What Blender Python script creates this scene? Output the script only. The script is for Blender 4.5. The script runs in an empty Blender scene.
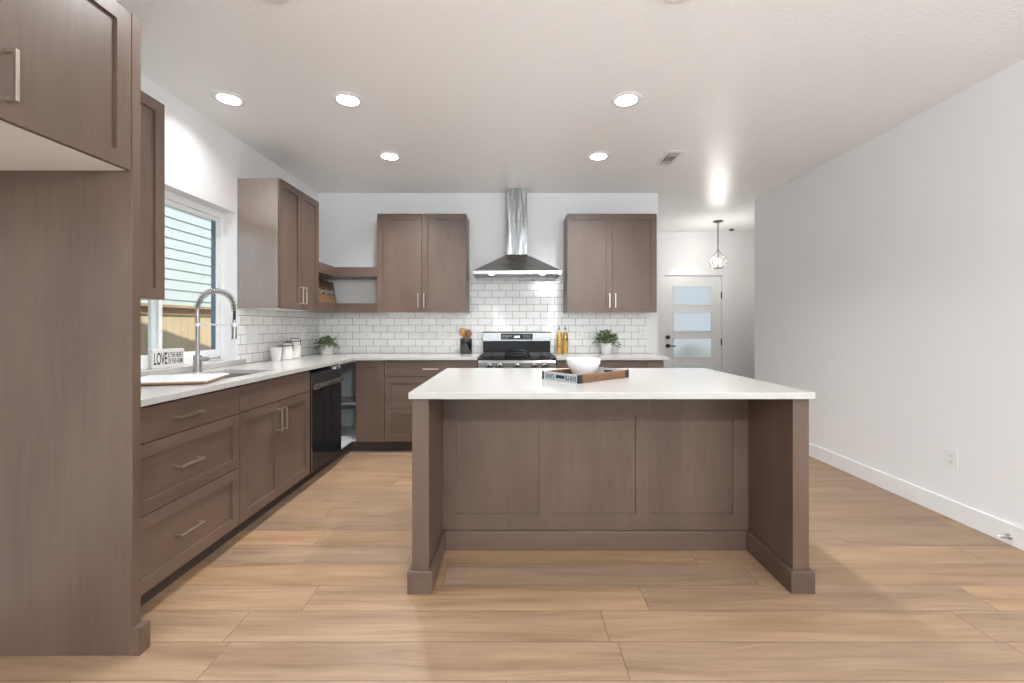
import bpy, bmesh, math, random
from mathutils import Vector, Matrix
R = random.Random(7)
PI = math.pi
S = bpy.context.scene
COL = S.collection

# ------------------------------------------------------------------ camera, world, sun, big lights, exposure
FPX, EYE = 437.0, 1.243
cam_data = bpy.data.cameras.new('camera')
cam = bpy.data.objects.new('camera', cam_data); COL.objects.link(cam)
cam.location = (0, 0, EYE); cam.rotation_euler = (PI/2, 0, 0)
cam_data.sensor_fit = 'HORIZONTAL'; cam_data.sensor_width = 36.0
cam_data.lens = FPX/1024*36.0
cam_data.shift_x = -2.3/1024; cam_data.shift_y = -16.1/1024
cam_data.clip_start = 0.02; cam_data.clip_end = 200
S.camera = cam

w = bpy.data.worlds.new('sky'); S.world = w; w.use_nodes = True
bg = w.node_tree.nodes['Background']
bg.inputs[0].default_value = (0.78, 0.88, 1.0, 1); bg.inputs[1].default_value = 0.85

def lamp(name, kind, loc, power, rot=(0, 0, 0), color=(1, 1, 1), **kw):
    d = bpy.data.lights.new(name, kind); d.energy = power; d.color = color
    for k, v in kw.items(): setattr(d, k, v)
    o = bpy.data.objects.new(name, d); COL.objects.link(o)
    o.location = loc; o.rotation_euler = rot
    return o
sd = Vector((-0.72, 0.10, -0.88))
lamp('sun', 'SUN', (8, 0, 12), 3.7, sd.to_track_quat('-Z', 'Y').to_euler(), (1, 0.93, 0.82), angle=0.009)
# added area lights standing in for daylight, at unseen openings behind the viewpoint
lamp('patio_fill_light', 'AREA', (0.3, -4.72, 1.2), 130, (PI/2+0.95, 0, 0), (0.80, 0.91, 1), shape='RECTANGLE', size=3.8, size_y=2.2, spread=math.radians(124))
lamp('living_window_fill_light', 'AREA', (-2.45, -2.3, 1.45), 90, (0, -PI/2-0.9, 0), (0.80, 0.91, 1), shape='RECTANGLE', size=1.5, size_y=2.3, spread=math.radians(130))
# added point light behind the viewpoint, standing in for an unseen lamp
lamp('rear_fill_light', 'POINT', (0.75, -0.95, 2.22), 122, (0, 0, 0), (0.90, 0.955, 1.0), shadow_soft_size=0.03)

S.view_settings.view_transform = 'Standard'; S.view_settings.look = 'None'
S.view_settings.gamma = 1.0; S.view_settings.use_curve_mapping = False
S.view_settings.exposure = 0.46
DOWNLIGHT_W = 14.0
LIVING_W = 16.0
try:
    S.cycles.use_denoising = True
    S.cycles.max_bounces = 10; S.cycles.diffuse_bounces = 6
    S.cycles.sample_clamp_indirect = 6.0
except Exception:
    pass

# ------------------------------------------------------------------ materials
class NT:
    def __init__(s, name):
        s.m = bpy.data.materials.new(name); s.m.use_nodes = True
        s.t = s.m.node_tree; s.b = s.t.nodes['Principled BSDF']; s.out = s.t.nodes['Material Output']
    def n(s, typ, **kw):
        x = s.t.nodes.new(typ)
        for k, v in kw.items(): setattr(x, k, v)
        return x
    def put(s, sock, v):
        if isinstance(v, bpy.types.NodeSocket): s.t.links.new(v, sock)
        elif isinstance(v, tuple) and len(v) == 3 and sock.type == 'RGBA': sock.default_value = (*v, 1)
        else: sock.default_value = v
    def math(s, op, a, b=0.0, c=0.0):
        x = s.n('ShaderNodeMath', operation=op)
        s.put(x.inputs[0], a); s.put(x.inputs[1], b); s.put(x.inputs[2], c)
        return x.outputs[0]
    def mix(s, f, a, b, typ='MIX'):
        x = s.n('ShaderNodeMix', data_type='RGBA', blend_type=typ)
        s.put(x.inputs[0], f); s.put(x.inputs[6], a); s.put(x.inputs[7], b)
        return x.outputs[2]
    def co(s, kind='Object'): return s.n('ShaderNodeTexCoord').outputs[kind]
    def sep(s, v):
        x = s.n('ShaderNodeSeparateXYZ'); s.put(x.inputs[0], v); return x.outputs
    def comb(s, a=0.0, b=0.0, c=0.0):
        x = s.n('ShaderNodeCombineXYZ')
        for i, v in enumerate((a, b, c)): s.put(x.inputs[i], v)
        return x.outputs[0]
    def vmath(s, op, a, b):
        x = s.n('ShaderNodeVectorMath', operation=op); s.put(x.inputs[0], a); s.put(x.inputs[1], b); return x.outputs[0]
    def noise(s, v, scale, detail=2.0, rough=0.5):
        x = s.n('ShaderNodeTexNoise'); s.put(x.inputs['Vector'], v)
        x.inputs['Scale'].default_value = scale; x.inputs['Detail'].default_value = detail; x.inputs['Roughness'].default_value = rough
        return x.outputs[0]
    def white(s, v):
        x = s.n('ShaderNodeTexWhiteNoise', noise_dimensions='3D'); s.put(x.inputs['Vector'], v); return x.outputs
    def ramp(s, f, a, b):
        x = s.n('ShaderNodeMapRange'); s.put(x.inputs[0], f); x.inputs[1].default_value = a; x.inputs[2].default_value = b
        return x.outputs[0]
    def bump(s, h, strength, dist=0.01):
        x = s.n('ShaderNodeBump'); s.put(x.inputs['Height'], h); x.inputs['Strength'].default_value = strength
        x.inputs['Distance'].default_value = dist; s.t.links.new(x.outputs[0], s.b.inputs['Normal'])
    def set(s, **kw):
        for k, v in kw.items(): s.put(s.b.inputs[k.replace('_', ' ')], v)
        return s

def plain(name, col, rough=0.5, metal=0.0, **kw):
    a = NT(name); nz = a.noise(a.co(), 9.0, 3)
    c2 = tuple(min(1, x*0.93) for x in col)
    a.set(Base_Color=a.mix(nz, tuple(col), c2), Roughness=rough, Metallic=metal, **kw)
    return a.m

def wall_mat(name, col, rough, scale, strength):
    a = NT(name)
    a.set(Base_Color=col, Roughness=rough)
    n1 = a.noise(a.co(), scale, 3, 0.55)
    a.bump(a.ramp(n1, 0.42, 0.62), strength, 0.004)
    return a.m

def wood_mat(name, axis, lo, hi, rough=0.42, sheen=0.2):
    a = NT(name)
    oi = a.n('ShaderNodeObjectInfo')
    off = a.comb(a.math('MULTIPLY', oi.outputs['Random'], 13.0), a.math('MULTIPLY', oi.outputs['Random'], 7.0), a.math('MULTIPLY', oi.outputs['Random'], 5.0))
    v = a.vmath('ADD', a.co(), off)
    sc = {'z': (14, 14, 0.9), 'x': (0.9, 14, 14), 'y': (14, 0.9, 14)}[axis]
    vs = a.vmath('MULTIPLY', v, sc)
    fine = a.noise(vs, 4.0, 5, 0.62)
    broad = a.noise(a.vmath('MULTIPLY', v, tuple(0.30*x if x > 1 else 1.1 for x in sc)), 1.0, 3)
    f = a.math('ADD', a.math('MULTIPLY', a.ramp(fine, 0.25, 0.75), 0.36), a.math('MULTIPLY', a.ramp(broad, 0.25, 0.75), 0.64))
    col = a.mix(f, lo, hi)
    tone = a.math('ADD', 0.94, a.math('MULTIPLY', oi.outputs['Random'], 0.10))
    hsv = a.n('ShaderNodeHueSaturation'); a.put(hsv.inputs['Color'], col); a.put(hsv.inputs['Value'], tone)
    a.set(Base_Color=hsv.outputs[0], Roughness=rough, Coat_Weight=sheen, Coat_Roughness=0.3)
    a.bump(fine, 0.05, 0.002)
    return a.m

def floor_mat():
    a = NT('oak_planks')
    x, y, z = a.sep(a.co())
    W, L = 0.1873, 1.52
    yy = a.math('DIVIDE', a.math('SUBTRACT', y, 1.7155-0.1873*40), W)
    row = a.math('FLOOR', yy)
    ro = a.white(a.comb(row, 3.7, 0.0))[0]
    xx = a.math('ADD', a.math('DIVIDE', x, L), a.math('MULTIPLY', ro, 5.0))
    colm = a.math('FLOOR', xx)
    pid = a.white(a.comb(row, colm, 1.3))
    fy = a.math('FRACT', yy); fx = a.math('FRACT', xx)
    ey = a.math('MULTIPLY', a.math('MINIMUM', fy, a.math('SUBTRACT', 1.0, fy)), W)
    ex = a.math('MULTIPLY', a.math('MINIMUM', fx, a.math('SUBTRACT', 1.0, fx)), L)
    e = a.math('MINIMUM', ex, ey)
    seam = a.math('SUBTRACT', 1.0, a.ramp(e, 0.0009, 0.0027))
    pv = a.vmath('ADD', a.co(), a.vmath('MULTIPLY', pid[1], (9.0, 9.0, 9.0)))
    warp = a.noise(a.vmath('MULTIPLY', pv, (1.2, 5.0, 1.0)), 1.0, 2)
    gv = a.vmath('ADD', a.vmath('MULTIPLY', pv, (1.1, 22.0, 1.0)), a.comb(0.0, a.math('MULTIPLY', warp, 3.0), 0.0))
    grain = a.noise(gv, 1.6, 6, 0.62)
    broad = a.noise(a.vmath('MULTIPLY', pv, (0.9, 7.0, 1.0)), 1.3, 3)
    knot = a.noise(a.vmath('MULTIPLY', pv, (5.0, 14.0, 1.0)), 1.0, 2)
    g = a.math('ADD', a.math('MULTIPLY', a.ramp(grain, 0.32, 0.7), 0.5), a.math('MULTIPLY', a.ramp(broad, 0.3, 0.72), 0.5))
    c = a.mix(g, (0.195, 0.112, 0.058), (0.415, 0.272, 0.163))
    c = a.mix(a.math('MULTIPLY', a.ramp(knot, 0.70, 0.80), 0.5), c, (0.21, 0.125, 0.075))
    hsv = a.n('ShaderNodeHueSaturation'); a.put(hsv.inputs['Color'], c)
    a.put(hsv.inputs['Value'], a.math('ADD', 0.88, a.math('MULTIPLY', pid[0], 0.2)))
    a.put(hsv.inputs['Saturation'], a.math('ADD', 0.88, a.math('MULTIPLY', pid[0], 0.16)))
    c = a.mix(a.math('MULTIPLY', seam, 0.85), hsv.outputs[0], (0.12, 0.07, 0.045))
    a.set(Base_Color=c, Roughness=a.math('ADD', 0.34, a.math('MULTIPLY', grain, 0.18)))
    a.bump(a.math('SUBTRACT', a.math('MULTIPLY', grain, 0.15), seam), 0.25, 0.002)
    return a.m

def tile_mat(name, axis):
    a = NT(name)
    x, y, z = a.sep(a.co())
    u = x if axis == 'x' else y
    v = a.comb(a.math('ADD', u, 9.317), a.math('SUBTRACT', z, 0.935), 0.0)
    b = a.n('ShaderNodeTexBrick'); b.offset = 0.5; b.offset_frequency = 2
    a.put(b.inputs['Vector'], v)
    b.inputs['Color1'].default_value = (0.84, 0.83, 0.81, 1); b.inputs['Color2'].default_value = (0.77, 0.76, 0.74, 1)
    b.inputs['Mortar'].default_value = (0.12, 0.115, 0.11, 1)
    b.inputs['Scale'].default_value = 1.0; b.inputs['Mortar Size'].default_value = 0.0021; b.inputs['Mortar Smooth'].default_value = 0.25
    b.inputs['Bias'].default_value = -0.3; b.inputs['Brick Width'].default_value = 0.155; b.inputs['Row Height'].default_value = 0.0776
    a.set(Base_Color=b.outputs[0], Roughness=a.math('ADD', 0.13, a.math('MULTIPLY', b.outputs[1], 0.6)))
    wob = a.noise(v, 16.0, 1)
    a.bump(a.math('SUBTRACT', a.math('MULTIPLY', wob, 0.25), b.outputs[1]), 0.4, 0.0022)
    return a.m

def quartz_mat():
    a = NT('speckled_quartz')
    v = a.co()
    n1 = a.noise(v, 260.0, 2, 0.7); n2 = a.noise(v, 120.0, 3, 0.7); n3 = a.noise(v, 5.0, 3)
    c = a.mix(a.ramp(n1, 0.56, 0.72), (0.46, 0.445, 0.42), (0.22, 0.20, 0.18))
    c = a.mix(a.ramp(n2, 0.60, 0.72), c, (0.58, 0.57, 0.55))
    c = a.mix(a.math('MULTIPLY', n3, 0.14), c, (0.50, 0.47, 0.43))
    a.set(Base_Color=c, Roughness=0.16)
    return a.m

def steel_mat(name, axis, col=(0.37, 0.366, 0.358), rough=0.26, wav=0.1):
    a = NT(name)
    sc = {'z': (90, 90, 1.5), 'x': (1.5, 90, 90), 'y': (90, 1.5, 90)}[axis]
    n = a.noise(a.vmath('MULTIPLY', a.co(), sc), 3.0, 3)
    a.set(Base_Color=col, Metallic=1.0, Roughness=a.math('ADD', rough-0.05, a.math('MULTIPLY', n, 0.12)))
    wave = a.noise(a.vmath('MULTIPLY', a.co(), tuple(13.0 if q > 2 else 1.6 for q in sc)), 1.0, 1)
    a.bump(a.math('ADD', a.math('MULTIPLY', n, 0.02), a.math('MULTIPLY', wave, wav)), 0.5, 0.01)
    return a.m

def pane_mat(name, tint=(1, 1, 1)):
    a = NT(name); a.t.nodes.remove(a.b)
    tr = a.n('ShaderNodeBsdfTransparent'); gl = a.n('ShaderNodeBsdfGlossy'); mx = a.n('ShaderNodeMixShader'); lw = a.n('ShaderNodeLayerWeight')
    tr.inputs[0].default_value = (*tint, 1); gl.inputs['Roughness'].default_value = 0.02
    f = a.math('ADD', 0.035, a.math('MULTIPLY', a.math('POWER', lw.outputs['Facing'], 5.0), 0.8))
    a.t.links.new(f, mx.inputs[0]); a.t.links.new(tr.outputs[0], mx.inputs[1]); a.t.links.new(gl.outputs[0], mx.inputs[2])
    a.t.links.new(mx.outputs[0], a.out.inputs[0]); return a.m

def frost_mat():
    a = NT('frosted_glass'); a.t.nodes.remove(a.b)
    rf = a.n('ShaderNodeBsdfRefraction'); rf.inputs['IOR'].default_value = 1.12; rf.inputs['Roughness'].default_value = 0.42; rf.inputs[0].default_value = (0.93, 0.94, 0.94, 1)
    gl = a.n('ShaderNodeBsdfGlossy'); gl.inputs['Roughness'].default_value = 0.25
    tl = a.n('ShaderNodeBsdfTranslucent'); tl.inputs[0].default_value = (0.88, 0.90, 0.90, 1)
    n = a.noise(a.vmath('MULTIPLY', a.co(), (1, 1, 1)), 120.0, 2); bp = a.n('ShaderNodeBump'); a.put(bp.inputs['Height'], n); bp.inputs['Strength'].default_value = 0.15
    for s_ in (rf, gl, tl): a.t.links.new(bp.outputs[0], s_.inputs['Normal'])
    m1 = a.n('ShaderNodeMixShader'); m1.inputs[0].default_value = 0.35; a.t.links.new(rf.outputs[0], m1.inputs[1]); a.t.links.new(tl.outputs[0], m1.inputs[2])
    m2 = a.n('ShaderNodeMixShader'); m2.inputs[0].default_value = 0.07; a.t.links.new(m1.outputs[0], m2.inputs[1]); a.t.links.new(gl.outputs[0], m2.inputs[2])
    a.t.links.new(m2.outputs[0], a.out.inputs[0]); return a.m

def glow(name, col, strength):
    a = NT(name); a.set(Base_Color=col, Emission_Color=col, Emission_Strength=strength); return a.m

WLO, WHI = (0.074, 0.045, 0.033), (0.150, 0.098, 0.072)
wood_v = wood_mat('stained_maple_upright', 'z', WLO, WHI)
end_glare = wood_mat('maple_end_glare', 'z', (0.16, 0.105, 0.08), (0.24, 0.165, 0.125), 0.3, 1.0)  # paler tone and strong coat put window glare into the end panel
end_glare.node_tree.nodes['Principled BSDF'].inputs['Coat IOR'].default_value = 2.4
end_glare.node_tree.nodes['Principled BSDF'].inputs['Coat Roughness'].default_value = 0.2
wood_x = wood_mat('stained_maple_across', 'x', WLO, WHI)
wood_y = wood_mat('stained_maple_lengthwise', 'y', WLO, WHI)
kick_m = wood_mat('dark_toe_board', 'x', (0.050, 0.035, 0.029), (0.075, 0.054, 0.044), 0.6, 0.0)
white_wall = wall_mat('white_wall_paint', (0.79, 0.79, 0.79), 0.55, 55.0, 0.10)
ceil_m = wall_mat('white_textured_ceiling', (0.87, 0.87, 0.87), 0.29, 60.0, 0.20)
trim_m = plain('white_trim_paint', (0.82, 0.82, 0.815), 0.3)
door_m = plain('white_door_paint', (0.80, 0.80, 0.795), 0.32)
melamine = plain('white_melamine', (0.78, 0.76, 0.73), 0.4)
grey_mel = plain('pale_grey_melamine', (0.50, 0.51, 0.52), 0.4)
vinyl = plain('white_vinyl', (0.84, 0.85, 0.86), 0.3)
gasket = plain('blue_grey_gasket', (0.10, 0.17, 0.22), 0.4)
floor_m = floor_mat()
tile_x = tile_mat('white_subway_tile', 'x'); tile_y = tile_mat('white_subway_tile_side', 'y')
quartz = quartz_mat()
steel_h = steel_mat('brushed_steel', 'x'); steel_v = steel_mat('brushed_steel_upright', 'z', (0.29, 0.287, 0.282), 0.14, 3.0)
nickel = steel_mat('brushed_nickel', 'z', (0.66, 0.60, 0.53), 0.3)
faucet_m = steel_mat('satin_steel', 'z', (0.50, 0.49, 0.47), 0.28)
dark_metal = plain('dark_iron', (0.045, 0.045, 0.047), 0.42, 0.6)
pend_m = plain('pewter_metal', (0.16, 0.155, 0.15), 0.35, 0.9)
black_glass = plain('black_glass', (0.012, 0.013, 0.015), 0.06, Specular_IOR_Level=0.15)
black_enamel = plain('black_enamel', (0.015, 0.015, 0.016), 0.22, Specular_IOR_Level=0.2)
dw_m = plain('black_steel', (0.035, 0.037, 0.04), 0.18, 0.5)
chrome = plain('polished_chrome', (0.75, 0.75, 0.75), 0.1, 1.0)
ceramic = plain('white_ceramic', (0.82, 0.81, 0.80), 0.25)
cream = plain('cream_stoneware', (0.74, 0.71, 0.67), 0.35)
plate_m = plain('white_plastic', (0.80, 0.80, 0.79), 0.35)
slot_m = plain('dark_slot', (0.05, 0.05, 0.05), 0.6)
ink = plain('black_ink', (0.02, 0.02, 0.02), 0.6)
sign_m = wood_mat('weathered_white_board', 'x', (0.56, 0.53, 0.50), (0.74, 0.72, 0.69), 0.6, 0.0)
board_white = plain('white_marble_slab', (0.83, 0.83, 0.83), 0.16)
board_edge = wood_mat('acacia_edge', 'x', (0.22, 0.11, 0.05), (0.36, 0.20, 0.10), 0.45, 0.1)
tray_m = wood_mat('rustic_crate_wood', 'x', (0.085, 0.040, 0.018), (0.25, 0.125, 0.058), 0.55, 0.0)
tray_paint = wood_mat('worn_grey_paint', 'x', (0.20, 0.225, 0.24), (0.50, 0.54, 0.56), 0.6, 0.0)
spoon_m = wood_mat('olive_wood', 'z', (0.36, 0.18, 0.05), (0.60, 0.36, 0.13), 0.45, 0.1)
leaf_m = plain('sage_leaf', (0.27, 0.33, 0.18), 0.5); leaf_d = plain('dark_sage_leaf', (0.13, 0.175, 0.08), 0.5)
stem_m = plain('green_stem', (0.16, 0.16, 0.07), 0.6); soil_m = plain('potting_soil', (0.05, 0.035, 0.025), 0.9)
oil_m = plain('amber_oil', (0.50, 0.30, 0.06), 0.12); herb_m = plain('dried_herbs', (0.10, 0.05, 0.015), 0.7)
bottle_m = pane_mat('bottle_glass', (0.97, 0.95, 0.86))
carved_dark = wood_mat('dark_walnut_board', 'y', (0.030, 0.014, 0.008), (0.085, 0.040, 0.018), 0.5, 0.1)
carved_light = wood_mat('amber_wood_strip', 'y', (0.17, 0.075, 0.022), (0.30, 0.14, 0.05), 0.5, 0.1)
pane = pane_mat('clear_pane', (0.97, 0.99, 0.985)); frost = frost_mat()
lens_m = glow('lamp_lens', (1.0, 0.97, 0.90), 9.0); bulb_m = glow('lit_bulb', (1.0, 0.96, 0.9), 18.0)
hood_lamp_m = glow('hood_lamp_glow', (1.0, 0.95, 0.85), 8.0); disp_m = glow('display_digits', (0.75, 0.9, 1.0), 2.2)
legend_m = plain('display_legend', (0.34, 0.28, 0.25), 0.5)
fence_m = wood_mat('cedar_fence', 'z', (0.56, 0.42, 0.26), (0.74, 0.58, 0.39), 0.7, 0.0)
fence_c = wood_mat('cedar_fence_cap', 'y', (0.40, 0.24, 0.13), (0.56, 0.36, 0.20), 0.7, 0.0)
siding_m = plain('pale_blue_siding', (0.52, 0.59, 0.61), 0.6); ground_m = plain('bare_yard', (0.25, 0.23, 0.19), 0.9)
hedge_m = plain('grey_green_hedge', (0.20, 0.24, 0.18), 0.8)
roof_m = plain('roof_shingle', (0.12, 0.115, 0.11), 0.8)

# ------------------------------------------------------------------ mesh building
class MB:
    def __init__(s): s.b = bmesh.new()
    def box(s, x0, x1, y0, y1, z0, z1):
        vs = [s.b.verts.new((x, y, z)) for x in (x0, x1) for y in (y0, y1) for z in (z0, z1)]
        for f in ((0, 1, 3, 2), (4, 6, 7, 5), (0, 4, 5, 1), (2, 3, 7, 6), (0, 2, 6, 4), (1, 5, 7, 3)):
            s.b.faces.new([vs[i] for i in f])
        return s
    def shaker(s, x0, x1, z0, z1, t=0.019, st=0.058, rec=0.0105, y=0.0, ch=0.001, rb=None, rt=None):
        """a shaker front whose face is at y and looks to -y"""
        rb = st if rb is None else rb; rt = st if rt is None else rt
        O = [(x0, z0), (x1, z0), (x1, z1), (x0, z1)]
        I = [(x0+st, z0+rb), (x1-st, z0+rb), (x1-st, z1-rt), (x0+st, z1-rt)]
        P = [(x0+st+ch, z0+rb+ch), (x1-st-ch, z0+rb+ch), (x1-st-ch, z1-rt-ch), (x0+st+ch, z1-rt-ch)]
        mk = lambda L, yy: [s.b.verts.new((a, yy, c)) for a, c in L]
        o, i, p, k = mk(O, y), mk(I, y), mk(P, y+rec), mk(O, y+t)
        F = s.b.faces.new
        for a in range(4):
            c = (a+1) % 4
            F((o[a], o[c], i[c], i[a])); F((i[a], i[c], p[c], p[a])); F((k[c], k[a], o[a])if False else (k[a], o[a], o[c], k[c])[::-1])
        F(p); F(k[::-1]); return s
    def cyl(s, p0, p1, r0, r1=None, n=24, cap=True):
        r1 = r0 if r1 is None else r1
        p0, p1 = Vector(p0), Vector(p1); d = (p1-p0).normalized()
        a = d.orthogonal().normalized(); c = d.cross(a)
        ring = lambda p, r: [s.b.verts.new(p+(a*math.cos(t)+c*math.sin(t))*r) for t in [2*PI*k/n for k in range(n)]]
        A, B = ring(p0, r0), ring(p1, r1)
        for k in range(n): s.b.faces.new((A[k], A[(k+1) % n], B[(k+1) % n], B[k]))
        if cap: s.b.faces.new(A[::-1]); s.b.faces.new(B)
        return s
    def lathe(s, prof, c=(0, 0, 0), n=40, close=False):
        """prof: (radius, z) pairs from the first to the last; radius 0 makes a pole"""
        rings = []
        for r, z in prof:
            if r < 1e-6: rings.append([s.b.verts.new((c[0], c[1], c[2]+z))])
            else: rings.append([s.b.verts.new((c[0]+r*math.cos(2*PI*k/n), c[1]+r*math.sin(2*PI*k/n), c[2]+z)) for k in range(n)])
        pairs = list(zip(rings, rings[1:])) + ([(rings[-1], rings[0])] if close else [])
        for A, B in pairs:
            if len(A) == 1 and len(B) == 1: continue
            for k in range(n):
                k2 = (k+1) % n
                if len(A) == 1: s.b.faces.new((A[0], B[k2], B[k])[::-1])
                elif len(B) == 1: s.b.faces.new((A[k], A[k2], B[0]))
                else: s.b.faces.new((A[k], A[k2], B[k2], B[k]))
        return s
    def tube(s, pts, r, n=10, closed=False):
        P = [Vector(p) for p in pts]; m = len(P); rings = []; prev = None
        rr = r if isinstance(r, (list, tuple)) else [r]*m
        for i in range(m):
            d = ((P[(i+1) % m]-P[i-1]) if closed else (P[min(i+1, m-1)]-P[max(i-1, 0)])).normalized()
            a = d.orthogonal().normalized() if prev is None else (prev-d*prev.dot(d)).normalized()
            prev = a; c = d.cross(a)
            rings.append([s.b.verts.new(P[i]+(a*math.cos(2*PI*k/n)+c*math.sin(2*PI*k/n))*rr[i]) for k in range(n)])
        for i in range(m if closed else m-1):
            A, B = rings[i], rings[(i+1) % m]
            for k in range(n): s.b.faces.new((A[k], A[(k+1) % n], B[(k+1) % n], B[k]))
        if not closed: s.b.faces.new(rings[0][::-1]); s.b.faces.new(rings[-1])
        return s
    def prism(s, poly, lo, hi, axis='x'):
        """extrude a 2-D outline along an axis"""
        f = {'x': lambda a, c, t: (t, a, c), 'y': lambda a, c, t: (a, t, c), 'z': lambda a, c, t: (a, c, t)}[axis]
        A = [s.b.verts.new(f(a, c, lo)) for a, c in poly]; B = [s.b.verts.new(f(a, c, hi)) for a, c in poly]
        n = len(poly)
        for k in range(n): s.b.faces.new((A[k], A[(k+1) % n], B[(k+1) % n], B[k]))
        s.b.faces.new(A[::-1]); s.b.faces.new(B); return s
    def cells(s, xs, ys, keep, z0, z1):
        """a slab made of the kept cells of a grid, one closed surface with its holes"""
        vt, vb = {}, {}
        def v(d, i, j, z):
            if (i, j) not in d: d[(i, j)] = s.b.verts.new((xs[i], ys[j], z))
            return d[(i, j)]
        nx, ny = len(xs)-1, len(ys)-1
        K = lambda i, j: 0 <= i < nx and 0 <= j < ny and keep((xs[i]+xs[i+1])/2, (ys[j]+ys[j+1])/2)
        for i in range(nx):
            for j in range(ny):
                if not K(i, j): continue
                q = [(i, j), (i+1, j), (i+1, j+1), (i, j+1)]
                s.b.faces.new([v(vt, a, c, z1) for a, c in q]); s.b.faces.new([v(vb, a, c, z0) for a, c in q][::-1])
                for (a, c), (di, dj) in zip(((q[0], q[1]), (q[1], q[2]), (q[2], q[3]), (q[3], q[0])), ((0, -1), (1, 0), (0, 1), (-1, 0))):
                    if not K(i+di, j+dj):
                        s.b.faces.new((v(vb, *a, z0), v(vb, *c, z0), v(vt, *c, z1), v(vt, *a, z1)))
        return s
    def leaf(s, p, d, up, L, W):
        p, d = Vector(p), Vector(d).normalized(); side = d.cross(Vector(up)).normalized(); nrm = side.cross(d)
        pts = [p, p+d*L*0.3+side*W*0.42+nrm*0.08*W, p+d*L*0.65+side*W*0.4, p+d*L-nrm*0.15*L, p+d*L*0.65-side*W*0.4, p+d*L*0.3-side*W*0.42+nrm*0.08*W]
        vs = [s.b.verts.new(x) for x in pts]; m = s.b.verts.new(p+d*L*0.5-nrm*0.12*W)
        for k in range(6): s.b.faces.new((vs[k], vs[(k+1) % 6], m))
        return s
    def build(s, name, mat, parent=None, bevel=0.0, smooth=False, world=False):
        me = bpy.data.meshes.new(name)
        bmesh.ops.recalc_face_normals(s.b, faces=s.b.faces)
        s.b.to_mesh(me); s.b.free()
        me.materials.append(mat)
        o = bpy.data.objects.new(name, me); COL.objects.link(o)
        if parent is not None: o.parent = parent
        if smooth:
            for p in me.polygons: p.use_smooth = True
            md = o.modifiers.new('edges', 'EDGE_SPLIT'); md.split_angle = math.radians(38)
        if bevel:
            md = o.modifiers.new('bevel', 'BEVEL'); md.width = bevel; md.segments = 2; md.limit_method = 'ANGLE'; md.angle_limit = math.radians(35)
        return o

def tag(o, label, cat, group=None, kind=None):
    o['label'] = label; o['category'] = cat
    if group: o['group'] = group
    if kind: o['kind'] = kind
    return o
def thing(name, label, cat, loc, rz=0.0, group=None):
    o = bpy.data.objects.new(name, None); COL.objects.link(o); o.empty_display_size = 0.1
    o.location = loc; o.rotation_euler = (0, 0, rz)
    return tag(o, label, cat, group)
def struct(o, label=None, cat=None):
    o['kind'] = 'structure'
    if label: o['label'] = label
    if cat: o['category'] = cat
    return o
def text_mesh(txt, size, sx=1.0, sy=1.0, depth=0.0006, align='LEFT'):
    cu = bpy.data.curves.new('lettering', 'FONT'); cu.body = txt; cu.size = size; cu.extrude = depth; cu.align_x = align; cu.offset = 0.0008
    o = bpy.data.objects.new('lettering', cu); COL.objects.link(o)
    me = bpy.data.meshes.new_from_object(o.evaluated_get(bpy.context.evaluated_depsgraph_get()))
    bpy.data.objects.remove(o); bpy.data.curves.remove(cu)
    for v in me.vertices: v.co.x *= sx; v.co.y *= sy
    return me

XL, XR, D, CZ = -2.18, 2.82, 4.87, 2.716         # left wall, right wall, back wall, ceiling height
YR, YF = -4.6, 6.89                               # rear wall behind the viewpoint, hall end wall
XB = 1.60                                         # end of the back wall, where the hall opens
FACE_L, FACE_B = -1.565, 4.26                     # faces of the left and back base units
WY0, WY1, WZ0, WZ1 = 2.235, 3.435, 0.935, 2.125   # window opening

LW0, LW1 = -3.5, -1.1                             # living area window added for light, unseen behind the viewpoint

# ------------------------------------------------------------------ room
struct(MB().box(XL-0.17, 4.4, YR-0.1, YF+0.12, -0.1, 0).build('floor', floor_m), 'light oak plank floor running across the room', 'floor')
DL = [(x, y) for y in (3.80, 2.85, 1.90) for x in (-1.085, 0.731)] + [(-1.852, 2.838)]
LV = [(-1.085, -1.95), (0.9, -1.95), (2.2, 0.2), (2.2, -3.2)]
hs = 0.068
xs = sorted({XL-0.17, 4.4} | {round(x+d, 4) for x, y in DL+LV for d in (-hs, hs)})
ys = sorted({YR-0.1, YF+0.12} | {round(y+d, 4) for x, y in DL+LV for d in (-hs, hs)})
inhole = lambda x, y: any(abs(x-a) < hs and abs(y-c) < hs for a, c in DL+LV)
struct(MB().cells(xs, ys, lambda x, y: not inhole(x, y), CZ, CZ+0.14).build('ceiling', ceil_m), 'white lightly textured ceiling', 'ceiling')
b = MB()
b.box(XL-0.17, XL, YR, LW0, 0, CZ).box(XL-0.17, XL, LW1, WY0, 0, CZ).box(XL-0.17, XL, LW0, LW1, 0, 0.65).box(XL-0.17, XL, LW0, LW1, 2.25, CZ).box(XL-0.17, XL, WY1, D+0.15, 0, CZ).box(XL-0.17, XL, WY0, WY1, 0, WZ0).box(XL-0.17, XL, WY0, WY1, WZ1, CZ)
struct(b.build('wall_left', white_wall), 'white wall holding the sink window', 'wall')
struct(MB().box(XL, XB, D, D+0.15, 0, CZ).build('wall_back', white_wall), 'white wall behind the range', 'wall')
struct(MB().box(XB-0.15, XB, D+0.15, YF, 0, CZ).build('wall_hall', white_wall), 'white side wall of the entry hall', 'wall')
struct(MB().box(XR, XR+0.15, YR, 5.13, 0, CZ).build('wall_right', white_wall), 'long plain white wall', 'wall')
struct(MB().box(4.25, 4.4, 5.13, YF, 0, CZ).box(XR+0.15, 4.25, 4.98, 5.13, 0, CZ).build('wall_hall_right', white_wall), 'white wall closing the hall', 'wall')
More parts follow.
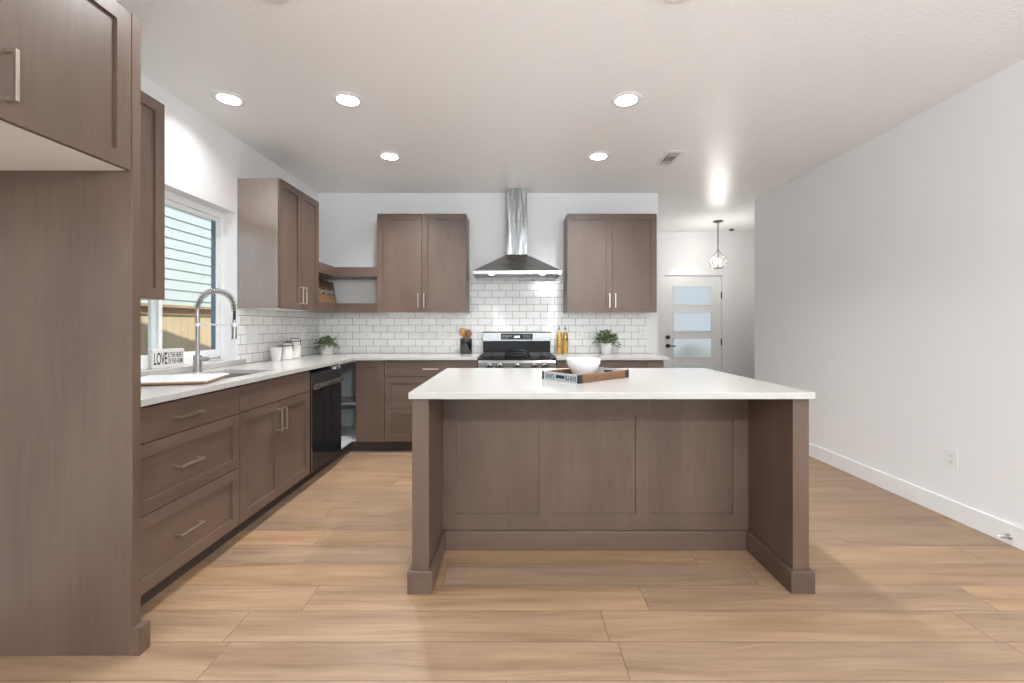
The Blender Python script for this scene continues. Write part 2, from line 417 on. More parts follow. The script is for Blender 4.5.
DX0, DX1, DZ1 = 2.365, 3.27, 2.02
struct(MB().box(XB-0.15, DX0-0.02, YF, YF+0.12, 0, CZ).box(DX1+0.02, 4.4, YF, YF+0.12, 0, CZ).box(DX0-0.02, DX1+0.02, YF, YF+0.12, DZ1+0.02, CZ).build('wall_far', white_wall), 'white end wall of the hall around the entry door', 'wall')
PX0, PX1, PZ1 = -1.7, 2.3, 2.35
struct(MB().box(XL-0.17, PX0, YR-0.1, YR, 0, CZ).box(PX1, XR+0.15, YR-0.1, YR, 0, CZ).box(PX0, PX1, YR-0.1, YR, PZ1, CZ).build('wall_rear', white_wall), 'white wall with the added patio door', 'wall')
# patio door added to let in light, unseen behind the viewpoint
wr = bpy.data.objects.new('window_2', None); COL.objects.link(wr); wr.location = (0, YR, 0); struct(wr, 'added wide glazed patio door with white frame', 'window')
b = MB()
for x in (PX0, 0.265, PX1-0.07): b.box(x, x+0.07, -0.08, -0.02, 0, PZ1)
b.box(PX0, PX1, -0.08, -0.02, 0, 0.07).box(PX0, PX1, -0.08, -0.02, PZ1-0.07, PZ1)
b.build('window_frame', vinyl, wr)
MB().box(PX0+0.07, 0.265, -0.055, -0.049, 0.07, PZ1-0.07).box(0.335, PX1-0.07, -0.055, -0.049, 0.07, PZ1-0.07).build('pane', pane, wr)
wl = bpy.data.objects.new('window_3', None); COL.objects.link(wl); wl.location = (XL, 0, 0); struct(wl, 'added wide white window of the living area', 'window')  # put in to brighten ceiling and long wall, out of view
b = MB()
for y in (LW0, (LW0+LW1)/2-0.03, LW1-0.06): b.box(-0.13, -0.07, y, y+0.06, 0.65, 2.25)
b.box(-0.13, -0.07, LW0, LW1, 0.65, 0.71).box(-0.13, -0.07, LW0, LW1, 2.19, 2.25)
b.build('window_frame', vinyl, wl)
MB().box(-0.103, -0.097, LW0+0.06, LW1-0.06, 0.71, 2.19).build('pane', pane, wl)
# baseboards
struct(MB().box(XR-0.015, XR, YR, 5.145, 0, 0.12).box(XR-0.015, XR+0.15, 5.13, 5.145, 0, 0.12).build('baseboard_right', trim_m, bevel=0.003), 'white baseboard along the long plain wall', 'baseboard')
struct(MB().box(XB, DX0-0.12, YF-0.015, YF, 0, 0.12).box(DX1+0.12, 4.25, YF-0.015, YF, 0, 0.12).build('baseboard_far', trim_m, bevel=0.003), 'white baseboard beside the entry door', 'baseboard')
# door casing and entry door
b = MB().box(DX0-0.115, DX0-0.005, YF-0.02, YF, 0, DZ1+0.01).box(DX1+0.005, DX1+0.115, YF-0.02, YF, 0, DZ1+0.01).box(DX0-0.135, DX1+0.135, YF-0.026, YF, DZ1+0.01, DZ1+0.115)
struct(b.build('trim_1', trim_m, bevel=0.002), 'white flat casing around the entry door', 'trim')
b = MB().box(DX0-0.02, DX0-0.002, YF, YF+0.12, 0, DZ1+0.02).box(DX1+0.002, DX1+0.02, YF, YF+0.12, 0, DZ1+0.02).box(DX0-0.02, DX1+0.02, YF, YF+0.12, DZ1+0.004, DZ1+0.02)
struct(b.build('trim_2', trim_m), 'white jamb of the entry door', 'trim')
dr = bpy.data.objects.new('door_1', None); COL.objects.link(dr); dr.location = (DX0, YF+0.02, 0); struct(dr, 'white entry door with four frosted panes', 'door')
lx0, lx1 = 0.14, 0.765
lz = [(1.555, 1.875), (1.14, 1.465), (0.72, 1.05), (0.30, 0.63)]
b = MB().box(0, lx0, 0, 0.044, 0.006, DZ1).box(lx1, DX1-DX0, 0, 0.044, 0.006, DZ1)
zz = [DZ1] + [z for p in lz for z in p[::-1]] + [0.006]
for k in range(0, len(zz), 2): b.box(lx0, lx1, 0, 0.044, zz[k+1], zz[k])
b.build('door_slab', door_m, dr)
b = MB()
for z0, z1 in lz:
    for q in ((lx0, lx1, z0, z0+0.018), (lx0, lx1, z1-0.018, z1), (lx0, lx0+0.018, z0, z1), (lx1-0.018, lx1, z0, z1)): b.box(q[0], q[1], -0.008, 0.01, q[2], q[3])
b.build('glazing_bead', door_m, dr, bevel=0.002)
for z0, z1 in lz: MB().box(lx0+0.002, lx1-0.002, 0.018, 0.024, z0+0.002, z1-0.002).build('pane', frost, dr)
for z in (1.72, 0.98, 0.25): MB().box(DX1-DX0-0.004, DX1-DX0+0.012, -0.012, 0.0, z-0.05, z+0.05).cyl((DX1-DX0+0.004, -0.014, z-0.055), (DX1-DX0+0.004, -0.014, z+0.055), 0.009).build('hinge', dark_metal, dr)
MB().cyl((0.06, 0, 1.055), (0.06, -0.022, 1.055), 0.032).cyl((0.06, -0.02, 1.055), (0.06, -0.034, 1.055), 0.016).build('deadbolt', dark_metal, dr, smooth=True)
MB().cyl((0.06, 0, 0.92), (0.06, -0.014, 0.92), 0.033).cyl((0.06, -0.01, 0.92), (0.06, -0.055, 0.92), 0.012).tube([(0.06, -0.05, 0.92), (0.10, -0.054, 0.92), (0.17, -0.05, 0.918)], 0.009).build('door_handle', dark_metal, dr, smooth=True)

# sink window: recess, sill, frame, two sashes
wn = bpy.data.objects.new('window_1', None); COL.objects.link(wn); wn.location = (XL, 0, 0); struct(wn, 'white sliding window over the sink', 'window')
FZ0 = 0.973
b = MB()
xo, xi = -0.150, -0.095
b.box(xo, xi, WY0+0.045, WY1-0.045, FZ0, FZ0+0.05).box(xo, xi, WY0+0.045, WY1-0.045, WZ1-0.05, WZ1).box(xo, xi, WY0, WY0+0.045, FZ0, WZ1).box(xo, xi, WY1-0.045, WY1, FZ0, WZ1)
b.build('window_frame', vinyl, wn, bevel=0.003)
ym = 2.822
for (a, c, off) in ((WY0+0.045, ym+0.005, 0.012), (ym-0.06, WY1-0.045, -0.006)):
    b = MB(); x0, x1 = xo+0.02+off, xo+0.042+off
    s_ = 0.055
    b.box(x0, x1, a, a+s_, FZ0+0.05, WZ1-0.05).box(x0, x1, c-s_*0.5, c, FZ0+0.05, WZ1-0.05).box(x0, x1, a+s_, c-s_*0.5, FZ0+0.05, FZ0+0.085).box(x0, x1, a+s_, c-s_*0.5, WZ1-0.08, WZ1-0.05)
    sh = b.build('sash', vinyl, wn, bevel=0.002)
    MB().box((x0+x1)/2-0.002, (x0+x1)/2+0.002, a+s_, c-s_*0.5, FZ0+0.085, WZ1-0.08).build('pane', pane, sh)
    if off < 0: MB().box(x0+0.004, x1-0.004, c-s_*0.5-0.03, c-s_*0.5, FZ0+0.085, WZ1-0.08).build('gasket', gasket, sh)
struct(MB().box(XL-0.17, XL+0.016, WY0-0.05, WY0, WZ0+0.0005, FZ0).box(XL-0.17, XL+0.016, WY0, WY1, WZ0+0.0005, FZ0).box(XL+0.0005, XL+0.016, WY1, 3.53, WZ0+0.0005, FZ0).build('window_sill', quartz, bevel=0.002), 'pale quartz sill under the sink window', 'sill')

# tiles
struct(MB().cells([XL+0.009, -0.497, 0.547, 1.47], [0.935, 1.376, 1.765], lambda x, z: z < 1.376 or -0.497 < x < 0.547, -0.008, 0).build('backsplash', tile_x))
bs = bpy.data.objects['backsplash']; 
for v in bs.data.vertices: v.co = (v.co.x, D+v.co.z, v.co.y)
bs.data.flip_normals(); bs['label'] = 'white subway tile backsplash behind the range'; bs['category'] = 'backsplash'
struct(MB().box(XL, XL+0.008, 3.53, D, 0.935, 1.376).box(XL, XL+0.008, 3.437, 3.53, FZ0, 1.376).build('backsplash', tile_y), 'white subway tile backsplash beside the sink window', 'backsplash')

# ------------------------------------------------------------------ outside
struct(MB().box(-14, 16, -6, 16, -0.5, -0.3).build('ground_outside', ground_m), 'bare yard outside', 'ground')
fn = thing('fence', 'tall cedar board fence outside the sink window', 'fence', (-5.0, 6.0, -0.3))
b = MB(); y = -8.0
while y < 7.0:
    ww = 0.138; b.box(-0.018, R.uniform(0.0, 0.003), y, y+ww-0.004, 0.02, 1.80); y += ww
b.build('fence_boards', fence_m, fn)
MB().box(-0.03, 0.10, -8, 7, 1.80, 1.838).box(0.003, 0.03, -8, 7, 1.70, 1.80).build('fence_cap', fence_c, fn)
nb = thing('neighbor_house', 'neighboring house with pale blue lap siding beyond the fence', 'house', (-6.1, 6.0, -0.3))
b = MB(); z = 0.0
while z < 6.2:
    b.prism([(-9, z), (10, z)][:0] or [(0.0, z), (0.026, z), (0.006, z+0.186), (0.0, z+0.186)], -9, 10, 'y'); z += 0.182
b.build('siding', siding_m, nb)
MB().box(-4, -0.001, -9, 10, 0, 6.2).build('house_wall', siding_m, nb)
zr = lambda y: 3.98-0.30*(y-6.25)
struct(MB().prism([(-5.2, CZ+0.145), (7.6, CZ+0.145), (7.6, zr(7.6)), (0.0, zr(0)), (-5.2, zr(0)-0.3*5.2)], -2.62, 4.6, 'x').build('roof', roof_m), 'gable roof over the kitchen', 'roof')
hg = MB()
for k in range(26): hg.lathe([(0, -0.42), (0.34, -0.2), (0.40, 0.05), (0.24, 0.36), (0, 0.44)], (0.2+0.22*k, R.uniform(-.1, .1), 0.42+R.uniform(-.1, .35)), 10)
o = hg.build('hedge', hedge_m, None, smooth=True); o.location = (0.4, 10.2, -0.3); tag(o, 'grey green hedge beyond the frosted entry door', 'hedge')

# ------------------------------------------------------------------ cabinetry helpers (local frame: x along the unit, front looks to -y, z up)
G = 0.002
def pull(parent, x, z, length, upright, name='handle'):
    b = MB(); h = length/2; t = 0.005
    if upright:
        b.box(x-t, x+t, -0.036, -0.026, z-h, z+h)
        for s_ in (-1, 1): b.box(x-t, x+t, -0.028, 0.0, z+s_*(h-t)-t, z+s_*(h-t)+t)
    else:
        b.box(x-h, x+h, -0.036, -0.026, z-t, z+t)
        for s_ in (-1, 1): b.box(x+s_*(h-t)-t, x+s_*(h-t)+t, -0.028, 0.0, z-t, z+t)
    return b.build(name, nickel, parent, bevel=0.001)
def carcass(parent, wd, dp, z0, z1, back=0.0, name='carcass', mat=None):
    return MB().box(0.0005, wd-0.0005, 0.0195, dp, z0, z1).build(name, mat or wood_v, parent, bevel=0.001)
def base_unit(name, label, cat, loc, rz, wd, dp, fronts, group=None, hollow=False):
    r = thing(name, label, cat, loc, rz, group)
    if hollow:
        MB().box(0.0005, 0.018, 0.0195, dp, 0.105, 0.904).box(wd-0.018, wd-0.0005, 0.0195, dp, 0.105, 0.904).box(0.018, wd-0.018, 0.0195, dp, 0.105, 0.123).box(0.018, wd-0.018, dp-0.012, dp, 0.123, 0.904).build('carcass', wood_v, r)
    else: carcass(r, wd, dp, 0.105, 0.904)
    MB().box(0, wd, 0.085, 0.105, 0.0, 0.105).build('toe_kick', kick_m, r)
    for f in fronts:
        k, x0, x1, z0, z1 = f[:5]
        if k == 'slab': d = MB().box(x0+G, x1-G, 0, 0.019, z0+G, z1-G).build('drawer', wood_x, r, bevel=0.0015)
        elif k == 'false': d = MB().box(x0+G, x1-G, 0, 0.019, z0+G, z1-G).build('false_front', wood_x, r, bevel=0.0015)
        elif k == 'shaker': d = MB().shaker(x0+G, x1-G, z0+G, z1-G).build('drawer', wood_x, r)
        else: d = MB().shaker(x0+G, x1-G, z0+G, z1-G).build('door', wood_v, r)
        if len(f) > 5: pull(d, *f[5:])
    return r
def wall_unit(name, label, loc, rz, wd, dp, ht, splits, handles, group=None, under=melamine):
    r = thing(name, label, 'cabinet', loc, rz, group)
    carcass(r, wd, dp, 0.004, ht)
    MB().box(0.003, wd-0.003, 0.022, dp-0.002, 0.0, 0.0035).build('underside', under, r)
    for (x0, x1), hx in zip(splits, handles):
        d = MB().shaker(x0+G, x1-G, 0.001, ht-0.001).build('door', wood_v, r)
        if hx is not None: pull(d, hx, 0.125, 0.148, True)
    return r
UB, UH = 1.376, 1.027
ROT = PI/2
Z1, Z2, ZT, ZB = 0.437, 0.742, 0.897, 0.107

# left run
base_unit('drawer_cabinet', 'brown base cabinet of three drawers beside the tall end panel', 'cabinet', (FACE_L, 1.684, 0), ROT, 0.806, 0.61,
  [('slab', 0, 0.806, Z2, ZT, 0.403, 0.82, 0.15, False), ('shaker', 0, 0.806, Z1, Z2, 0.403, 0.59, 0.15, False), ('shaker', 0, 0.806, ZB, Z1, 0.403, 0.275, 0.15, False)])
base_unit('sink_cabinet', 'brown two-door base cabinet under the sink', 'cabinet', (FACE_L, 2.492, 0), ROT, 0.856, 0.61,
  [('false', 0, 0.856, Z2, ZT), ('door', 0, 0.428, ZB, Z2, 0.398, 0.618, 0.148, True), ('door', 0.428, 0.856, ZB, Z2, 0.458, 0.618, 0.148, True)], hollow=True)
# dishwasher
dw = thing('dishwasher', 'black dishwasher with a wide steel bar handle', 'dishwasher', (FACE_L, 3.354, 0), ROT)
MB().box(0.004, 0.602, 0.025, 0.58, 0.08, 0.868).build('tub', black_enamel, dw)
MB().box(0.018, 0.586, -0.006, 0.024, 0.113, 0.735).build('door_panel', black_glass, dw, bevel=0.003)
MB().box(0.018, 0.586, -0.006, 0.024, 0.738, 0.862).build('control_strip', dw_m, dw, bevel=0.003)
MB().box(0.004, 0.0175, -0.007, 0.024, 0.113, 0.862).build('edge_trim', steel_v, dw, bevel=0.001)
MB().box(0.02, 0.584, -0.027, -0.016, 0.744, 0.784).box(0.03, 0.05, -0.017, -0.0055, 0.75, 0.778).box(0.554, 0.574, -0.017, -0.0055, 0.75, 0.778).build('handle', steel_h, dw, bevel=0.003)
MB().box(0.45, 0.49, 0.0, 0.02, 0.862, 0.884).build('latch', plate_m, dw)
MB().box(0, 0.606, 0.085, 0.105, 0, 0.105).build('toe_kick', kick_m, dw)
# corner unit: L shaped, its side towards the dishwasher stands open on a shelf, the other leaf is shut
cn = thing('corner_cabinet', 'corner base cabinet standing open beside the dishwasher, pale shelf inside', 'cabinet', (0, 0, 0))
cy0 = 3.964
def ell(z0, z1, mat, name, inset=0.0, fx=-1.585, fy=4.281):
    b = MB().cells([XL+0.012, fx-inset, -1.2655], [cy0+0.014, fy+inset, D-0.012], lambda x, y: not (x > fx-inset and y < fy+inset), z0, z1)
    return b.build(name, mat, cn, bevel=0.001)
ell(0.105, 0.124, grey_mel, 'bottom_panel'); ell(0.43, 0.449, grey_mel, 'shelf', 0.20); ell(0.885, 0.904, melamine, 'top_panel')
MB().box(XL+0.002, XL+0.012, cy0+0.002, D-0.002, 0.105, 0.904).box(XL+0.012, -1.2655, D-0.012, D-0.002, 0.105, 0.904).build('back_panel', grey_mel, cn)
MB().box(XL+0.012, -1.585, cy0+0.001, cy0+0.014, 0.105, 0.904).build('side_panel', melamine, cn)
MB().box(-1.279, -1.2655, 4.281, D-0.012, 0.105, 0.904).build('side_panel', melamine, cn)
d = MB().shaker(-1.545+G, -1.267-G, ZB, ZT).build('door', wood_v, cn); d.location = (0, FACE_B, 0)
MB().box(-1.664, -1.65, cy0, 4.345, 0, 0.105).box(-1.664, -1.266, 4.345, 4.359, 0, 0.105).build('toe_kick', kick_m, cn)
# back run
base_unit('drawer_cabinet', 'brown base cabinet of drawers under the counter, between corner and range', 'cabinet', (-1.265, FACE_B, 0), 0, 0.905, 0.605,
  [('slab', 0, 0.905, Z2, ZT, 0.4525, 0.82, 0.15, False), ('shaker', 0, 0.905, Z1, Z2, 0.4525, 0.59, 0.15, False), ('shaker', 0, 0.905, ZB, Z1, 0.4525, 0.275, 0.15, False)])
base_unit('base_cabinet', 'brown base cabinet just past the range, largely hidden by the island', 'cabinet', (0.412, FACE_B, 0), 0, 0.888, 0.605,
  [('slab', 0, 0.888, Z2, ZT, 0.444, 0.82, 0.15, False), ('door', 0, 0.444, ZB, Z2, 0.414, 0.62, 0.148, True), ('door', 0.444, 0.888, ZB, Z2, 0.474, 0.62, 0.148, True)])
base_unit('base_cabinet', 'narrow brown base cabinet at the hall end of the back counter', 'cabinet', (1.302, FACE_B, 0), 0, 0.157, 0.605,
  [('slab', 0, 0.157, Z2, ZT, 0.078, 0.82, 0.06, False), ('door', 0, 0.157, ZB, Z2, 0.03, 0.62, 0.148, True)])
# uppers
wall_unit('wall_cabinet', 'brown upper cabinet on the wall between range hood and open corner shelf', (-1.424, 4.532, UB), 0, 0.925, 0.33, UH, [(0, 0.4625), (0.4625, 0.925)], [0.4325, 0.4925])
wall_unit('wall_cabinet', 'brown upper cabinet on the wall between range hood and hall', (0.549, 4.532, UB), 0, 0.930, 0.33, UH, [(0, 0.465), (0.465, 0.930)], [0.435, 0.495])
wu = wall_unit('wall_cabinet', 'brown upper cabinet on the wall beyond the sink window, end panel with painted glare', (-1.84, 3.441, UB), ROT, 0.676, 0.33, UH, [(0, 0.338), (0.338, 0.676)], [0.308, 0.368])
MB().box(-0.0025, 0.0, 0.0195, 0.338, 0.0, UH).build('end_panel', end_glare, wu)['label'] = 'end panel with window glare in its color'
wall_unit('wall_cabinet', 'brown upper cabinet squeezed between tall end panel and sink window', (-1.84, 1.686, UB), ROT, 0.616, 0.33, UH, [(0, 0.616)], [0.03])
fc = thing('wall_cabinet', 'deep brown cabinet over the empty fridge space', 'cabinet', (-1.436, 0.762, 1.823), ROT)
carcass(fc, 0.878, 0.735, 0.004, 0.59)
MB().box(0.003, 0.875, 0.022, 0.733, 0.0, 0.0035).build('underside', melamine, fc)
for x0, x1, hx in ((0.0, 0.439, 0.409), (0.439, 0.878, 0.471)):
    d = MB().shaker(x0+G, x1-G, 0.001, 0.589).build('door', wood_v, fc); pull(d, hx, 0.126, 0.147, True)
tp = thing('tall_end_panel', 'tall dark brown end panel closing off the fridge space', 'panel', (0, 1.643, 0))
MB().box(XL+0.001, -1.437, 0, 0.039, 0, 2.418).build('panel', wood_v, tp, bevel=0.0015)
MB().box(-1.4365, -1.409, -0.002, 0.05, 0, 0.105).build('plinth_block', wood_x, tp, bevel=0.002)

# open corner shelf
os_ = thing('corner_shelf', 'open brown L shaped corner shelf beside the upper cabinets', 'shelf', (0, 0, UB))
for name, z0, z1 in (('lower_shelf', 0.010, 0.098), ('upper_shelf', 0.377, 0.476)):
    MB().cells([XL+0.001, -1.868, -1.4255], [4.119, 4.560, D-0.001], lambda x, y: not (x > -1.868 and y < 4.56), z0, z1).build(name, wood_x, os_, bevel=0.001)
MB().box(XL+0.001, XL+0.008, 4.119, D-0.008, 0.098, 0.377).box(XL+0.001, -1.4255, D-0.008, D-0.001, 0.098, 0.377).box(XL+0.008, -1.4255, D-0.0105, D-0.008, 0.233, 0.236).build('back_panel', melamine, os_)
# carved board on it
cb = thing('carved_board', 'dark carved wooden board leaning on the lower corner shelf', 'wooden board', (-1.935, 4.545, UB+0.0985)); cb.rotation_euler = (0, math.radians(-9), 0)
MB().box(-0.018, 0.0, -0.215, 0.215, 0.0, 0.235).build('board', carved_dark, cb, bevel=0.002)
MB().box(0.0, 0.003, -0.213, 0.213, 0.004, 0.075).build('amber_strip', carved_light, cb)
b = MB()
b.tube([(0.004, -0.19+0.0030*i+0.020*math.sin(i*0.42), 0.118+0.030*math.cos(i*0.42)*(0.6+0.4*math.sin(i*0.13))) for i in range(126)], 0.0022, 6)
b.tube([(0.004, -0.19+0.02*i, 0.080+0.007*math.sin(i*1.1)) for i in range(20)], 0.0028, 6)
b.build('carving', plain('pale_carving', (0.42, 0.38, 0.34), 0.6), cb, smooth=True)

# counters
SX0, SX1, SY0, SY1 = -2.03, -1.665, 2.53, 3.06
b = MB().cells([XL+0.001, SX0, SX1, -1.545, -0.357], [1.684, SY0, SY1, 4.24, D-0.001],
  lambda x, y: (x < -1.545 or y > 4.24) and not (SX0 < x < SX1 and SY0 < y < SY1), 0.905, 0.935)
tag(b.build('countertop', quartz, bevel=0.002), 'long white quartz countertop turning the corner from sink to range', 'countertop')
tag(MB().box(0.411, 1.505, 4.24, D-0.001, 0.905, 0.935).build('countertop', quartz, bevel=0.002), 'short white quartz countertop past the range, under the leafy plant', 'countertop')
sk = thing('kitchen_sink', 'undermount steel sink set in the counter below the window', 'sink', ((SX0+SX1)/2, (SY0+SY1)/2, 0.70))
hx, hy = (SX1-SX0)/2, (SY1-SY0)/2
b = MB().box(-hx-0.012, hx+0.012, -hy-0.012, hy+0.012, -0.01, 0)
for q in ((-hx-0.012, -hx, -hy-0.012, hy+0.012), (hx, hx+0.012, -hy-0.012, hy+0.012), (-hx, hx, -hy-0.012, -hy), (-hx, hx, hy, hy+0.012)): b.box(*q, 0, 0.204)
b.build('basin', steel_mat('sink_steel', 'y', (0.66, 0.65, 0.64), 0.3), sk)
MB().lathe([(0, 0.004), (0.03, 0.002), (0.045, 0.004), (0.045, 0.0)], (0, 0, 0), 24).build('drain', chrome, sk, smooth=True)

# faucet
fa = thing('faucet', 'tall spring neck kitchen faucet standing behind the sink', 'faucet', (-2.105, 2.905, 0.935))
MB().cyl((0, 0, 0), (0, 0, 0.11), 0.0255).cyl((0, 0, 0), (0, 0, 0.006), 0.03).build('base', faucet_m, fa, smooth=True)
MB().cyl((0, 0, 0.11), (0, 0, 0.42), 0.0125).build('riser', faucet_m, fa, smooth=True)
arc = [(0.122-0.122*math.cos(t), 0, 0.42+0.118*math.sin(t)) for t in [PI*k/40 for k in range(41)]] + [(0.244, 0, 0.42-0.01*k) for k in range(1, 9)]
MB().tube(arc, 0.0085, 10).build('hose', dark_metal, fa, smooth=True)
sp = []; turns = 26
L_ = len(arc)-9
for i in range(turns*10+1):
    f = i/(turns*10)*(L_+2); k = min(int(f), len(arc)-2); u = f-k
    p = Vector(arc[k]).lerp(Vector(arc[k+1]), u); d = (Vector(arc[k+1])-Vector(arc[k])).normalized()
    a = Vector((0, 1, 0)); c = d.cross(a); t = 2*PI*i/10
    sp.append(p+(a*math.cos(t)+c*math.sin(t))*0.0175)
MB().tube(sp, 0.0031, 6).build('spring', faucet_m, fa, smooth=True)
MB().cyl((0.244, 0, 0.345), (0.244, 0, 0.325), 0.011).cyl((0.244, 0, 0.325), (0.244, 0, 0.225), 0.0155).cyl((0.244, 0, 0.225), (0.244, 0, 0.218), 0.018).build('spray_head', faucet_m, fa, smooth=True)
MB().cyl((0, 0, 0.313), (0.226, 0, 0.313), 0.0065).cyl((0, 0, 0.302), (0, 0, 0.324), 0.016).lathe([(0.017, -0.012), (0.021, -0.012), (0.021, 0.012), (0.017, 0.012)], (0.244, 0, 0.313), 20, True).build('docking_arm', plain('bright_steel_arm', (0.85, 0.85, 0.85), 0.3, 0.3), fa, smooth=True)
MB().cyl((0.02, 0, 0.085), (0.068, 0, 0.085), 0.016).tube([(0.06, 0, 0.086), (0.10, 0, 0.09), (0.148, 0, 0.094)], 0.0045).cyl((0.145, 0, 0.085), (0.146, 0, 0.104), 0.005).build('lever', faucet_m, fa, smooth=True)

# sign on the sill
sg = thing('wooden_sign', 'small white block sign with black LOVE lettering on the window sill', 'sign', (-2.235, 2.815, FZ0+0.0005), math.radians(79))
MB().box(-0.105, 0.105, -0.012, 0.013, 0, 0.119).build('block', sign_m, sg, bevel=0.0015)
for txt, x0, wd, z0, ht in (('LOVE', -0.096, 0.085, 0.020, 0.078), ('IS THE HEART', -0.004, 0.100, 0.062, 0.034), ('OF THE HOME', -0.004, 0.100, 0.022, 0.034)):
    me = text_mesh(txt, 0.05)
    xs_ = [v.co.x for v in me.vertices]; ys_ = [v.co.y for v in me.vertices]
    fx_, fy_ = wd/(max(xs_)-min(xs_)), ht/(max(ys_)-min(ys_)); mx_, my_ = min(xs_), min(ys_)
    for v in me.vertices:
        v.co = (x0+(v.co.x-mx_)*fx_, -0.0122-v.co.z*0.4, z0+(v.co.y-my_)*fy_)
    me.materials.clear(); me.materials.append(ink)
    o = bpy.data.objects.new('lettering', me); COL.objects.link(o); o.parent = sg

# board across the sink
bd = thing('cutting_board', 'white topped cutting board lying across the near end of the sink', 'cutting board', (-1.84, 2.425, 0.9355), math.radians(16))
MB().box(-0.225, 0.18, -0.20, 0.16, 0.004, 0.014).build('wood_base', board_edge, bd, bevel=0.003)
MB().box(-0.223, 0.178, -0.198, 0.158, 0.0141, 0.021).build('slab', board_white, bd, bevel=0.0015)
for x in (-0.2, 0.15):
    for y in (-0.17, 0.13): MB().cyl((x, y, 0), (x, y, 0.004), 0.008, n=10).build('rubber_foot', dark_metal, bd)

# canisters
cu = thing('cup', 'small tapered white cup, nearest the window of the white pottery trio', 'cup', (-2.085, 3.825, 0.9355))
MB().lathe([(0, 0), (0.034, 0), (0.038, 0.01), (0.049, 0.112), (0.0475, 0.114), (0.045, 0.112), (0.034, 0.012), (0, 0.01)], n=32).build('cup_body', ceramic, cu, smooth=True)
for loc, h, r_, lab in (((-2.075, 3.972, 0.9355), 0.128, 0.061, 'shorter white stoneware canister with clamp lid, middle of the pottery trio'), ((-2.085, 4.128, 0.9355), 0.162, 0.062, 'taller white stoneware canister with clamp lid, last of the pottery trio')):
    c = thing('canister', lab, 'canister', loc, 0, 'clamp lid canisters')
    MB().lathe([(0, 0), (r_-0.004, 0), (r_, 0.005), (r_, h-0.012), (r_-0.004, h-0.004), (r_-0.006, h), (0, h)], n=36).build('jar', cream, c, smooth=True)
    MB().lathe([(0, h+0.002), (r_-0.002, h+0.002), (r_, h+0.006), (r_-0.003, h+0.015), (r_-0.02, h+0.02), (0, h+0.021)], n=36).build('lid', cream, c, smooth=True)
    b = MB(); n = 40
    b.tube([((r_+0.001)*math.cos(2*PI*k/n), (r_+0.001)*math.sin(2*PI*k/n), h-0.004) for k in range(n)], 0.0032, 6, True)
    b.tube([(0, -r_-0.002, h-0.05), (0, -r_-0.004, h+0.0), (0, -r_+0.004, h+0.02), (0, 0, h+0.024), (0, r_-0.004, h+0.02), (0, r_+0.004, h), (0, r_+0.002, h-0.05)], 0.003, 6)
    b.tube([(r_+0.002, 0, h-0.045), (r_+0.004, 0, h), (r_-0.006, 0, h+0.02), (0, 0, h+0.0245)], 0.003, 6)
    b.build('clamp_wire', dark_metal, c, smooth=True)

# plants
def plant(name, label, loc, pot, mats, n, spread, height, leaf, droop, seed, potm=ceramic):
    rr = random.Random(seed)
    p = thing(name, label, 'plant', loc)
    r0, r1, h = pot
    MB().lathe([(0, 0), (r0-0.003, 0), (r0, 0.004), (r1, h-0.002), (r1-0.002, h), (r1-0.006, h), (r1-0.008, h-0.015), (0, h-0.015)], n=36).build('pot', potm, p, smooth=True)
    MB().lathe([(0, h-0.012), (r1-0.009, h-0.014)], n=24).build('soil', soil_m, p)
    st = MB(); fo = [MB() for _ in mats]
    for i in range(n):
        a = rr.uniform(0, 2*PI); f = math.sqrt(rr.random()); tip = Vector((math.cos(a)*spread*f, math.sin(a)*spread*f, h+height*(1-0.55*f*f)*rr.uniform(0.7, 1.0)-droop*f*rr.random()))
        b0 = Vector((math.cos(a)*r1*0.35*f, math.sin(a)*r1*0.35*f, h-0.016)); mid = (b0+tip)/2+Vector((0, 0, 0.02))
        pts = [b0*(1-t)**2+mid*2*t*(1-t)+tip*t*t for t in [k/6 for k in range(7)]]
        st.tube(pts, 0.0013, 5)
        for k in range(2, 7):
            for s_ in (-1, 1):
                d = (pts[k]-pts[k-1]).normalized(); sd_ = d.cross(Vector((0, 0, 1)))
                sd_ = (sd_ if sd_.length > 0.1 else Vector((1, 0, 0))).normalized()
                dv = d*0.6+sd_*s_*0.8+Vector((rr.uniform(-.4, .4), rr.uniform(-.4, .4), rr.uniform(-.3, .4)))
                L = leaf*rr.uniform(0.7, 1.15)
                fo[rr.randrange(len(fo))].leaf(pts[k], dv, (rr.uniform(-.5, .5), rr.uniform(-.5, .5), 1), L, L*0.62)
    st.build('stems', stem_m, p, smooth=True)
    for m_, f_ in zip(mats, fo): f_.build('foliage', m_, p)
plant('potted_plant', 'leafy green plant in a white pot on the counter past the oil bottles', (0.993, 4.70, 0.9355), (0.052, 0.064, 0.122), (leaf_m, leaf_d), 72, 0.138, 0.145, 0.038, 0.10, 3)
plant('potted_plant', 'low trailing plant in a short white pot in the tiled corner', (-2.0, 4.66, 0.9355), (0.060, 0.064, 0.108), (leaf_d, leaf_m), 52, 0.118, 0.095, 0.034, 0.10, 5, cream)

